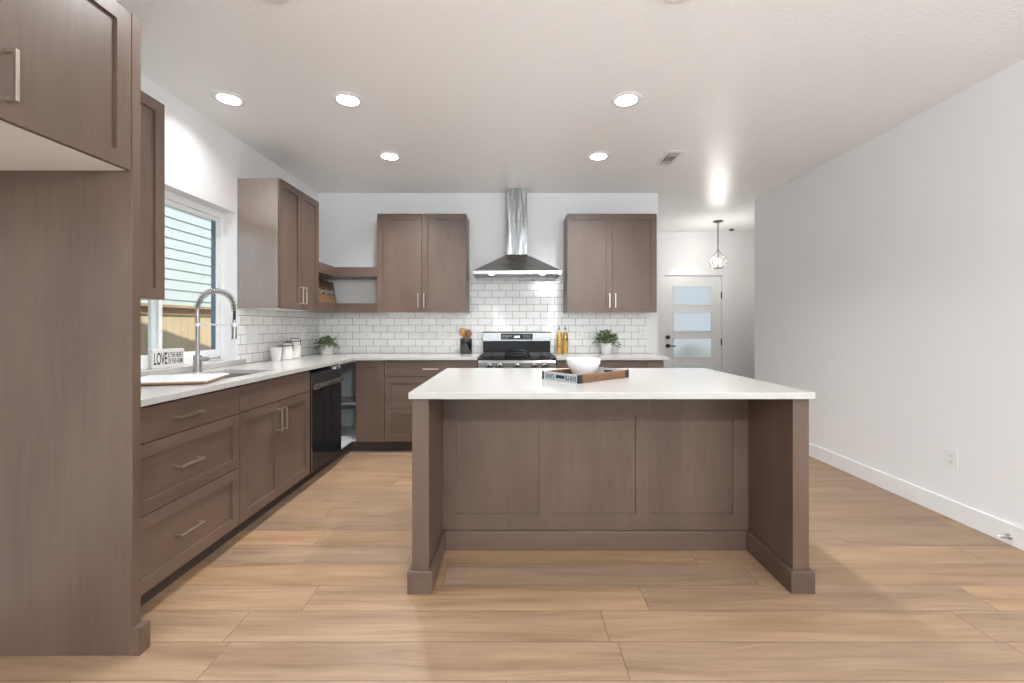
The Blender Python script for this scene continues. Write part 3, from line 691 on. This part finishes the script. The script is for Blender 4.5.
# utensils
ck = thing('utensil_crock', 'dark metal utensil crock beside the range', 'crock', (-0.522, 4.73, 0.9355))
MB().lathe([(0, 0), (0.062, 0), (0.065, 0.004), (0.065, 0.166), (0.063, 0.168), (0.061, 0.166), (0.061, 0.008), (0, 0.006)], n=40).build('crock_body', plain('gunmetal', (0.10, 0.10, 0.105), 0.2, 0.9), ck, smooth=True)
for x, y, tx, ty, hz, nm, lab in ((-0.02, -0.01, -0.042, -0.004, 0.228, 'wooden_spoon', 'round wooden spoon leaning out of the utensil crock toward the corner'), (0.012, 0.012, -0.016, 0.012, 0.215, 'wooden_spoon', 'wooden spoon standing upright in the utensil crock'), (0.03, -0.01, 0.028, -0.012, 0.205, 'wooden_spatula', 'dark wooden spatula low in the utensil crock, range side')):
    s_ = thing(nm, lab, 'utensil', (-0.522, 4.73, 0.945), 0, 'utensils in the crock')
    MB().tube([(x, y, 0.0), ((x+tx)/2, (y+ty)/2, 0.11), (tx, ty, hz-0.04)], [0.0055, 0.006, 0.006], 8).build('shaft', spoon_m, s_, smooth=True)
    b = MB(); b.lathe([(0, -0.045), (0.018, -0.042), (0.032, -0.014), (0.035, 0.01), (0.026, 0.038), (0, 0.048)], (0, 0, 0), 18)
    for v in b.b.verts: v.co = (v.co.x+tx, v.co.y*0.32+ty, v.co.z+hz)
    b.build('bowl' if 'spoon' in nm else 'blade', spoon_m if 'spoon' in nm else carved_light, s_, smooth=True)

# oil bottles
for x, lab in ((0.486, 'amber oil bottle with dark pourer, closer to the range of the pair'), (0.552, 'amber oil bottle with dark pourer, closer to the leafy plant of the pair')):
    bt = thing('oil_bottle', lab, 'bottle', (x, 4.73, 0.9355), R.uniform(-.3, .3), 'oil bottles')
    prof = [(0, 0), (0.028, 0), (0.030, 0.004), (0.030, 0.205), (0.026, 0.222), (0.0125, 0.236), (0.0115, 0.25), (0.0135, 0.252), (0.0135, 0.26), (0, 0.26)]
    MB().lathe(prof, n=28).build('glass', bottle_m, bt, smooth=True)
    MB().lathe([(0, 0.006), (0.0278, 0.006), (0.0278, 0.203), (0.024, 0.218), (0.011, 0.232), (0, 0.232)], n=28).build('oil', oil_m, bt, smooth=True)
    b = MB()
    for k in range(44):
        t = R.uniform(0, 2*PI); z = R.uniform(0.01, 0.17); r_ = 0.0272
        b.leaf((r_*math.cos(t), r_*math.sin(t), z), (-math.sin(t)*R.uniform(-1, 1), math.cos(t)*R.uniform(-1, 1), R.uniform(-1, 1)), (math.cos(t), math.sin(t), 0), R.uniform(0.014, 0.030), 0.012)
    b.build('herbs', herb_m, bt)['kind'] = 'stuff'
    MB().cyl((0, 0, 0.26), (0, 0, 0.272), 0.011).tube([(0, 0, 0.27), (0, 0, 0.29), (-0.008, 0, 0.312)], [0.006, 0.004, 0.0035], 8).build('pourer', dark_metal, bt, smooth=True)

# ------------------------------------------------------------------ range and hood
rg = thing('gas_range', 'stainless gas range against the tiled wall under the hood', 'range', (0.027, 4.235, 0))
hw = 0.379
MB().box(-hw, hw, 0.03, 0.61, 0.02, 0.90).build('body', steel_v, rg, bevel=0.002)
MB().prism([(0.0, 0.80), (0.03, 0.80), (0.06, 0.905), (0.02, 0.905), (0.0, 0.885)], -hw, hw, 'x').build('control_panel', steel_h, rg, bevel=0.002)
MB().box(-hw+0.005, hw-0.005, 0.0, 0.029, 0.27, 0.79).build('oven_door', steel_h, rg, bevel=0.003)
MB().box(-0.25, 0.25, -0.004, 0.0, 0.36, 0.66).build('oven_window', black_glass, rg)
MB().box(-hw+0.005, hw-0.005, 0.003, 0.029, 0.06, 0.26).build('storage_drawer', steel_h, rg, bevel=0.003)
MB().cyl((-0.33, -0.05, 0.73), (0.33, -0.05, 0.73), 0.012).cyl((-0.30, -0.05, 0.73), (-0.30, 0.0, 0.73), 0.009).cyl((0.30, -0.05, 0.73), (0.30, 0.0, 0.73), 0.009).build('oven_handle', steel_h, rg, smooth=True)
MB().box(-hw, hw, 0.02, 0.535, 0.9055, 0.922).build('cooktop', black_enamel, rg, bevel=0.003)
MB().box(-hw+0.012, hw-0.012, 0.538, 0.612, 0.90, 1.078).build('rear_panel', black_enamel, rg, bevel=0.004)
MB().prism([(0.515, 1.072), (0.612, 1.072), (0.612, 1.176), (0.535, 1.176), (0.515, 1.16)], -hw+0.006, hw-0.006, 'x').build('backguard', steel_h, rg, bevel=0.003)
ds = MB().box(-0.172, 0.172, 0.5115, 0.516, 1.088, 1.154).build('display', black_glass, rg)
me = text_mesh('12:00', 0.03, 0.9, 1.0, align='CENTER')
for v in me.vertices: v.co = (v.co.x, 0.511-v.co.z*0.3, 1.112+v.co.y*0.8)
me.materials.clear(); me.materials.append(disp_m); o = bpy.data.objects.new('digits', me); COL.objects.link(o); o.parent = ds
b = MB()
for i in range(5): b.box(-0.155+0.022*i, -0.142+0.022*i, 0.5108, 0.5116, 1.122, 1.134)
for i in range(3): b.box(-0.155+0.022*i, -0.142+0.022*i, 0.5108, 0.5116, 1.102, 1.109)
b.build('display_print', legend_m, ds); b = MB()
for i in range(4):
    for j in range(3): b.box(0.072+0.022*i, 0.081+0.022*i, 0.5108, 0.5116, 1.098+0.018*j, 1.105+0.018*j)
b.build('display_print', legend_m, ds); b = MB()
for i in range(4): b.box(-0.04+0.022*i, -0.031+0.022*i, 0.5108, 0.5116, 1.096, 1.101)
b.build('display_print', legend_m, ds)
for x in (-0.268, -0.168, 0.0, 0.168, 0.268):
    k = MB().cyl((x, 0.0, 0.848), (x, -0.008, 0.848), 0.034, n=28).cyl((x, -0.008, 0.848), (x, -0.032, 0.848), 0.026, 0.022, n=28).build('knob', chrome, rg, smooth=True)
    MB().box(x-0.004, x+0.004, -0.038, -0.03, 0.830, 0.867).build('grip', dark_metal, k, bevel=0.001)
for x0, x1 in ((-0.362, -0.125), (0.125, 0.362)):
    b = MB()
    for y in (0.04, 0.28, 0.51): b.box(x0, x1, y, y+0.014, 0.938, 0.952)
    for x in (x0, (x0+x1)/2-0.007, x1-0.014): b.box(x, x+0.014, 0.04, 0.524, 0.938, 0.952)
    for x in (x0, x1-0.014):
        for y in (0.04, 0.51): b.box(x, x+0.014, y, y+0.014, 0.9222, 0.94)
    for y in (0.16, 0.40): b.box(x0, x1, y, y+0.011, 0.941, 0.952)
    b.build('grate', dark_metal, rg, bevel=0.002)
    for y in (0.165, 0.405): MB().cyl(((x0+x1)/2, y, 0.9222), ((x0+x1)/2, y, 0.934), 0.04, 0.034, n=24).build('burner', black_enamel, rg, smooth=True)
b = MB().box(-0.118, 0.118, 0.06, 0.50, 0.9222, 0.948)
b.build('griddle', black_enamel, rg, bevel=0.006)
for y in (0.05, 0.505): MB().tube([(-0.095, y, 0.946), (-0.08, y, 0.972), (0.08, y, 0.972), (0.095, y, 0.946)], 0.009, 8).build('griddle_handle', black_enamel, rg, smooth=True)

hd = thing('range_hood', 'stainless pyramid range hood with tall chimney', 'range hood', (0.029, D, 1.765))
hw, hf, cw, cd = 0.450, -0.432, 0.110, -0.190
b = MB(); bb = b.b
lo = [bb.verts.new(p) for p in ((-hw, hf, 0.036), (hw, hf, 0.036), (hw, 0, 0.036), (-hw, 0, 0.036))]
hi = [bb.verts.new(p) for p in ((-cw, cd, 0.236), (cw, cd, 0.236), (cw, 0, 0.236), (-cw, 0, 0.236))]
for k in range(4): bb.faces.new((lo[k], lo[(k+1) % 4], hi[(k+1) % 4], hi[k]))
bb.faces.new(lo[::-1]); bb.faces.new(hi)
b.build('canopy', steel_h, hd, bevel=0.002)
MB().box(-hw, hw, hf, hf+0.012, 0.0, 0.0355).box(-hw, -hw+0.012, hf+0.012, 0, 0, 0.0355).box(hw-0.012, hw, hf+0.012, 0, 0, 0.0355).box(-hw+0.012, hw-0.012, -0.03, 0, 0, 0.0355).build('rim', steel_h, hd, bevel=0.001)
b = MB()
for k in range(36): x = -hw+0.02+k*(2*hw-0.04)/36; b.box(x, x+0.013, hf+0.085, -0.03, 0.006, 0.02)
b.box(-hw+0.012, hw-0.012, hf+0.012, -0.03, 0.022, 0.034); b.box(-hw+0.012, hw-0.012, hf+0.012, hf+0.084, 0.004, 0.02)
b.build('baffle_filter', steel_h, hd)
cs = MB().box(-0.10, 0.17, hf-0.003, hf+0.001, 0.008, 0.028).build('control_strip', chrome, hd)
for k in range(6): MB().cyl((-0.08+0.044*k, hf-0.003, 0.018), (-0.08+0.044*k, hf-0.005, 0.018), 0.0055, n=12).build('button', dark_metal, cs)
for x in (-0.263, 0.263):
    MB().cyl((x, hf+0.048, 0.0035), (x, hf+0.048, 0.0), 0.030).build('lamp', hood_lamp_m, hd)
    lamp('hood_spot', 'SPOT', (hd.location.x+x, D+hf+0.048, 1.76), 3.0, (0, 0, 0), (1, 0.93, 0.82), spot_size=2.2, spot_blend=0.6, shadow_soft_size=0.025).parent = None
MB().box(-cw, cw, cd, 0, 0.2365, 0.60).build('chimney_lower', steel_v, hd, bevel=0.002)
MB().box(-cw+0.004, cw-0.004, cd+0.004, 0, 0.6, CZ-1.765-0.0005).build('chimney_upper', steel_v, hd, bevel=0.001)

# ------------------------------------------------------------------ island
il = thing('kitchen_island', 'brown panelled kitchen island with two end walls and open knee space', 'island', (0, 2.02, 0))
IX0, IX1, IB = -0.3985, 1.2985, 0.405          # inner faces of the end walls, face of the panelled back
for x0, x1 in ((IX0-0.078, IX0), (IX1, IX1+0.076)):
    MB().box(x0, x1, 0.017, 1.10, 0, 0.9045).build('end_wall', wood_v, il, bevel=0.0015)
for x0, x1, a, c in ((IX0-0.0785, IX0-0.0005, IX0-0.097, IX0+0.018), (IX1+0.0005, IX1+0.0765, IX1-0.018, IX1+0.094)):
    b = MB().cells([a, x0, x1, c], [0.0, 0.0165, IB, 1.10], lambda x, y: not (x0 < x < x1 and y > 0.0165) and not (y > IB and ((x > x1 and x1 < 0) or (x < x0 and x0 > 0))), 0, 0.104)
    b.build('plinth', wood_y, il, bevel=0.003)
# panelled back with three recessed fields
zt, zb = 0.9045, 0.108
xe = [IX0+0.0005, -0.320, 0.139, 0.216, 0.675, 0.760, 1.214, IX1-0.0005]
zs = [zb, 0.196, 0.750, zt]
b = MB(); bb = b.b; vg = {}
def gv(i, j, y):
    k = (i, j, y)
    if k not in vg: vg[k] = bb.verts.new((xe[i], y, zs[j]))
    return vg[k]
RC = 0.009; PNL = (1, 3, 5)
for i in range(7):
    for j in range(3):
        rec = (i in PNL and j == 1); yy = IB+RC if rec else IB
        q = [(i, j), (i+1, j), (i+1, j+1), (i, j+1)]
        bb.faces.new([gv(a, c, yy) for a, c in q])
        if rec:
            for k in range(4):
                a, c = q[k], q[(k+1) % 4]
                bb.faces.new((gv(*a, IB), gv(*c, IB), gv(*c, yy), gv(*a, yy)))
back = [bb.verts.new((xe[i], IB+0.02, zs[j])) for i, j in ((0, 0), (7, 0), (7, 3), (0, 3))]
bb.faces.new(back[::-1])
for e_ in ([gv(i, 0, IB) for i in range(8)]+[back[1], back[0]], [gv(i, 3, IB) for i in range(8)]+[back[2], back[3]], [gv(0, j, IB) for j in range(4)]+[back[3], back[0]], [gv(7, j, IB) for j in range(4)]+[back[2], back[1]]): bb.faces.new(e_)
b.build('back_panel', wood_v, il)
MB().box(IX0+0.0185, IX1-0.0185, IB-0.016, IB+0.01, 0, 0.106).build('baseboard', wood_x, il, bevel=0.003)
MB().box(IX0+0.001, IX1-0.001, IB+0.022, 1.085, 0.105, 0.9045).build('carcass', wood_v, il)
MB().box(IX0+0.001, IX1-0.001, IB+0.022, 1.02, 0.0, 0.1045).build('toe_kick', kick_m, il)
for k in range(3):
    x0 = IX0+0.002+k*0.5645
    d = MB().shaker(x0, x0+0.561, 0.11, 0.90); 
    d = d.build('door', wood_v, il); d.rotation_euler = (0, 0, PI); d.location = (IX0+IX1, 1.106, 0); pull(d, x0+0.52, 0.78, 0.148, True)
tag(MB().box(-0.4855, 1.3785, 2.0, 3.155, 0.905, 0.935).build('countertop', quartz, bevel=0.002), 'large white quartz slab topping the island', 'countertop')

# tray and bowl
ty = thing('wooden_tray', 'rustic wooden crate tray on the island', 'tray', (0.42, 2.555, 0.9355), math.radians(40.5))
tl, tw, th = 0.2215, 0.138, 0.044
MB().box(-tl+0.012, tl-0.012, -tw+0.0125, tw-0.0125, 0.0, 0.009).build('base_board', tray_m, ty)
for y in (-tw, tw-0.012): MB().box(-tl, tl, y, y+0.012, 0, th).build('long_side', tray_m, ty, bevel=0.0012)
for x in (-tl, tl-0.012):
    e_ = MB().cells([-tw+0.0125, -0.034, 0.034, tw-0.0125], [0.0, 0.013, 0.033, th], lambda yy, zz: not (abs(yy) < 0.034 and 0.013 < zz < 0.033), x, x+0.012).build('end_board', tray_paint, ty)
    for v in e_.data.vertices: v.co = (v.co.z, v.co.x, v.co.y)
    sgn = -1 if x < 0 else 1; xf = -tl if x < 0 else tl
    b = MB()
    for (y0, y1, z0, z1) in [(q*0.0115, q*0.0115+0.0045, 0.008, 0.035) for q in (-10, -9.1, -8, -7.2, -6.0, -4.7, -4.0, 4.2, 5.3, 6.4, 7.2, 8.4, 9.2)]+[(-0.116, -0.107, 0.028, 0.032), (-0.093, -0.083, 0.02, 0.024), (-0.07, -0.05, 0.012, 0.016), (0.05, 0.06, 0.028, 0.032), (0.075, 0.09, 0.02, 0.024), (0.097, 0.108, 0.012, 0.016)]:
        b.box(min(xf, xf+sgn*0.0008), max(xf, xf+sgn*0.0008), y0, y1, z0, z1)
    b.build('stencil', ink, e_)
    MB().box(min(xf-sgn*0.0045, xf-sgn*0.010), max(xf-sgn*0.0045, xf-sgn*0.010), -0.0335, 0.0335, 0.0135, 0.0325).build('handle', dark_metal, ty)
b = MB()
for sx in (-1, 1):
    for sy in (-1, 1):
        x, y = sx*tl, sy*tw
        b.box(min(x+sx*0.0015, x-sx*0.028), max(x+sx*0.0015, x-sx*0.028), min(y, y+sy*0.0015), max(y, y+sy*0.0015), 0.0, th+0.001)
        b.box(min(x, x+sx*0.0015), max(x, x+sx*0.0015), min(y+sy*0.0015, y-sy*0.012), max(y+sy*0.0015, y-sy*0.012), 0, th+0.001)
b.build('corner_bracket', dark_metal, ty)
b = MB()
for x in (-0.08, 0.05):
    b.cyl((x, -tw-0.0008, 0.022), (x, -tw, 0.022), 0.005, n=12)
b.build('nail_head', dark_metal, ty)
bw = thing('bowl', 'white ribbed bowl standing in the wooden tray', 'bowl', (0.402, 2.54, 0.9446))
pr = [(0, 0), (0.043, 0), (0.046, 0.004)]
for k in range(22):
    t = k/21; r_ = 0.048+0.050*math.sin(t*PI/2)**0.9
    pr.append((r_+(0.0012 if k % 2 else 0), 0.006+0.098*t))
pr += [(0.0965, 0.106), (0.093, 0.104), (0.085, 0.07), (0.06, 0.02), (0.03, 0.011), (0, 0.010)]
MB().lathe(pr, n=48).build('bowl_body', ceramic, bw, smooth=True)

# ------------------------------------------------------------------ ceiling fixtures
labs = ['ceiling downlight by the hood chimney, corner shelf side', 'ceiling downlight by the hood chimney, hall side', 'ceiling downlight midway between sink light and room middle', 'ceiling downlight over the island beside the air vent',
        'ceiling downlight cut by the top edge, above the drawer cabinet side', 'ceiling downlight cut by the top edge, above the island side', 'ceiling downlight above the sink, closest to the window wall']
proto = None
def downlight(x, y, label):
    global proto
    if proto is None:
        r = thing('ceiling_downlight', label, 'ceiling light', (x, y, CZ), 0, 'recessed ceiling downlights')
        MB().lathe([(0.0665, 0.0), (0.068, -0.006), (0.088, -0.007), (0.0985, -0.003), (0.0985, 0.0)], n=48, close=True).build('trim_ring', trim_m, r, smooth=True)
        MB().lathe([(0.0668, 0.0), (0.058, 0.06), (0.058, 0.075), (0, 0.075)], n=40).build('reflector', plain('warm_white_reflector', (0.30, 0.285, 0.26), 0.5), r, smooth=True)
        MB().lathe([(0, 0.050), (0.052, 0.052), (0.0575, 0.056)], n=40).build('lens', lens_m, r, smooth=True)
        proto = r; return r
    r = proto.copy(); COL.objects.link(r); r.location = (x, y, CZ); r['label'] = label
    for ch in proto.children:
        c = ch.copy(); COL.objects.link(c); c.parent = r
    return r
for (x, y), lab in zip(DL, labs):
    downlight(x, y, lab)
    lamp('downlight_lamp', 'AREA', (x, y, CZ+0.049), DOWNLIGHT_W*(0.4 if x < -1.5 else 2.3 if y > 3.5 else 0.8), (0, 0, 0), (0.97, 0.985, 1.0), shape='DISK', size=0.10)
for (x, y), lab in zip(LV, ['living area downlight behind the viewpoint, window wall side', 'living area downlight behind the viewpoint, middle', 'living area downlight near the long plain wall', 'living area downlight by the added patio door']):
    downlight(x, y, lab)
    lamp('downlight_lamp', 'AREA', (x, y, CZ+0.014), LIVING_W, (0, 0, 0), (0.97, 0.985, 1.0), shape='DISK', size=0.08)

vt = thing('air_vent', 'white ceiling air vent with dark louver slots', 'vent', (1.363, 3.85, CZ))
MB().cells([-0.078, -0.05, 0.05, 0.078], [-0.17, -0.135, 0.135, 0.17], lambda x, y: abs(x) > 0.05 or abs(y) > 0.135, -0.007, -0.0003).build('frame', trim_m, vt, bevel=0.002)
MB().box(-0.05, 0.05, -0.135, 0.135, -0.0025, -0.0003).build('backing', slot_m, vt)
b = MB()
for y in (-0.135, -0.06, 0.062): b.box(-0.05, 0.05, y, y+0.008, -0.0068, -0.0026)
for k in range(6): b.box(-0.05, 0.05, -0.122+k*0.0105, -0.118+k*0.0105, -0.0066, -0.0027)
for k in range(5): b.box(-0.05, 0.05, 0.076+k*0.0115, 0.080+k*0.0115, -0.0066, -0.0027)
for k in range(7): b.box(-0.047+k*0.0145, -0.043+k*0.0145, -0.052, 0.062, -0.0066, -0.0027)
b.build('louver', plain('grey_louver', (0.55, 0.55, 0.55), 0.4), vt)

pd = thing('pendant_lamp', 'geometric dark wire pendant lamp hanging in the hall', 'pendant lamp', (2.874, 6.165, 2.04))
MB().lathe([(0, 0.676), (0.068, 0.676), (0.068, 0.668), (0.045, 0.656), (0.012, 0.648), (0, 0.648)], n=32).build('canopy', pend_m, pd, smooth=True)
b = MB(); z = 0.645; k = 0
while z > 0.285:
    n = 12; pts = [(0.011*math.cos(2*PI*i/n), 0, z-0.018+0.02*math.sin(2*PI*i/n)) for i in range(n)]
    if k % 2: pts = [(0, p[0], p[2]) for p in pts]
    b.tube(pts, 0.0035, 6, True); z -= 0.030; k += 1
b.build('chain', pend_m, pd, smooth=True)
b = MB(); top = (0, 0, 0.275); n = 6
for i in range(n):
    a = 2*PI*i/n+0.15; a2 = 2*PI*(i+1)/n+0.15
    m = (0.132*math.cos(a), 0.132*math.sin(a), 0.095); m2 = (0.132*math.cos(a2), 0.132*math.sin(a2), 0.095)
    l = (0.068*math.cos(a), 0.068*math.sin(a), 0.012); l2 = (0.068*math.cos(a2), 0.068*math.sin(a2), 0.012)
    b.tube([top, m], 0.0045, 6); b.tube([m, l], 0.0045, 6); b.tube([l, l2], 0.0045, 6)
    b.tube([m, l2], 0.003, 6)
b.tube([(0, 0, 0.285), (0, 0, 0.262)], 0.012, 10)
b.build('wire_cage', pend_m, pd, smooth=True)
MB().lathe([(0, 0.006), (0.055, 0.006), (0.05, 0.022), (0.012, 0.03), (0, 0.03)], n=24).tube([(0, 0, 0.02), (0, 0, 0.27)], 0.004, 6).build('lamp_plate', pend_m, pd, smooth=True)
for i in range(3):
    a = 2*PI*i/3+0.5; x, y = 0.038*math.cos(a), 0.038*math.sin(a)
    c = MB().cyl((x, y, 0.022), (x, y, 0.075), 0.009, n=14).build('candle_sleeve', ceramic, pd, smooth=True)
    MB().lathe([(0, 0.075), (0.008, 0.076), (0.0165, 0.10), (0.012, 0.125), (0, 0.148)], (x, y, 0), 16).build('bulb', bulb_m, c, smooth=True)
lamp('pendant_glow', 'POINT', (2.874, 6.165, 2.145), 18, (0, 0, 0), (1, 0.96, 0.9), shadow_soft_size=0.05)
sn = thing('ceiling_sensor', 'small dark round sensor on the hall ceiling', 'sensor', (3.33, 6.70, CZ))
MB().lathe([(0, -0.022), (0.03, -0.020), (0.036, -0.006), (0.036, 0), (0, 0)], n=24).build('sensor_body', dark_metal, sn, smooth=True)

# outlets, switches, door stop
def outlet(label, loc, rz, gangs=0, cat='outlet'):
    o = thing('wall_switch' if gangs else 'wall_outlet', label, 'switch' if gangs else 'outlet', loc, rz)
    wd = 0.073 if not gangs else 0.046*gangs+0.026
    MB().box(-wd/2, wd/2, -0.005, 0.0, -0.059, 0.059).build('cover_plate', plate_m, o, bevel=0.0015)
    if gangs:
        for k in range(gangs): MB().box((k-(gangs-1)/2)*0.046-0.0165, (k-(gangs-1)/2)*0.046+0.0165, -0.008, -0.0052, -0.033, 0.033).build('rocker', plate_m, o, bevel=0.0015)
    else:
        for z in (-0.020, 0.020):
            f = MB().box(-0.0165, 0.0165, -0.0068, -0.0052, z-0.0145, z+0.0145).build('socket', plate_m, o, bevel=0.003)
            MB().box(-0.0075, -0.005, -0.0072, -0.0069, z-0.002, z+0.007).box(0.005, 0.0075, -0.0072, -0.0069, z-0.003, z+0.007).box(-0.002, 0.002, -0.0072, -0.0069, z-0.010, z-0.006).build('slot', slot_m, f)
    return o
TB = D-0.0083; TLX = XL+0.0083
outlet('white duplex outlet low on the long plain wall', (XR, 2.815, 0.384), -PI/2)
outlet('white outlet in the tile near the potted plant corner', (-1.635, TB, 1.154), 0)
outlet('white outlet in the tile just before the utensil crock', (-0.80, TB, 1.156), 0)
outlet('white outlet in the tile between oil bottles and leafy plant', (0.728, TB, 1.154), 0)
outlet('white outlet at the hall end of the tile', (1.43, TB, 1.160), 0)
outlet('wide white switch plate in the tile beside the sink window', (TLX, 3.615, 1.150), PI/2, 3)
outlet('white outlet in the tile above the canisters, toward the corner', (TLX, 4.50, 1.155), PI/2)
dp = thing('door_stop', 'small grey spring door stop on the long white baseboard', 'door stop', (XR-0.015, 2.475, 0.048))
MB().cyl((0, 0, 0), (-0.012, 0, 0), 0.016, 0.012).build('flange', faucet_m, dp, smooth=True)
MB().tube([(-0.012-0.0005*i, 0.006*math.cos(i*0.9), 0.006*math.sin(i*0.9)) for i in range(100)], 0.002, 5).build('spring', faucet_m, dp, smooth=True)
MB().cyl((-0.060, 0, 0), (-0.074, 0, 0), 0.0085).build('tip', plate_m, dp, smooth=True)
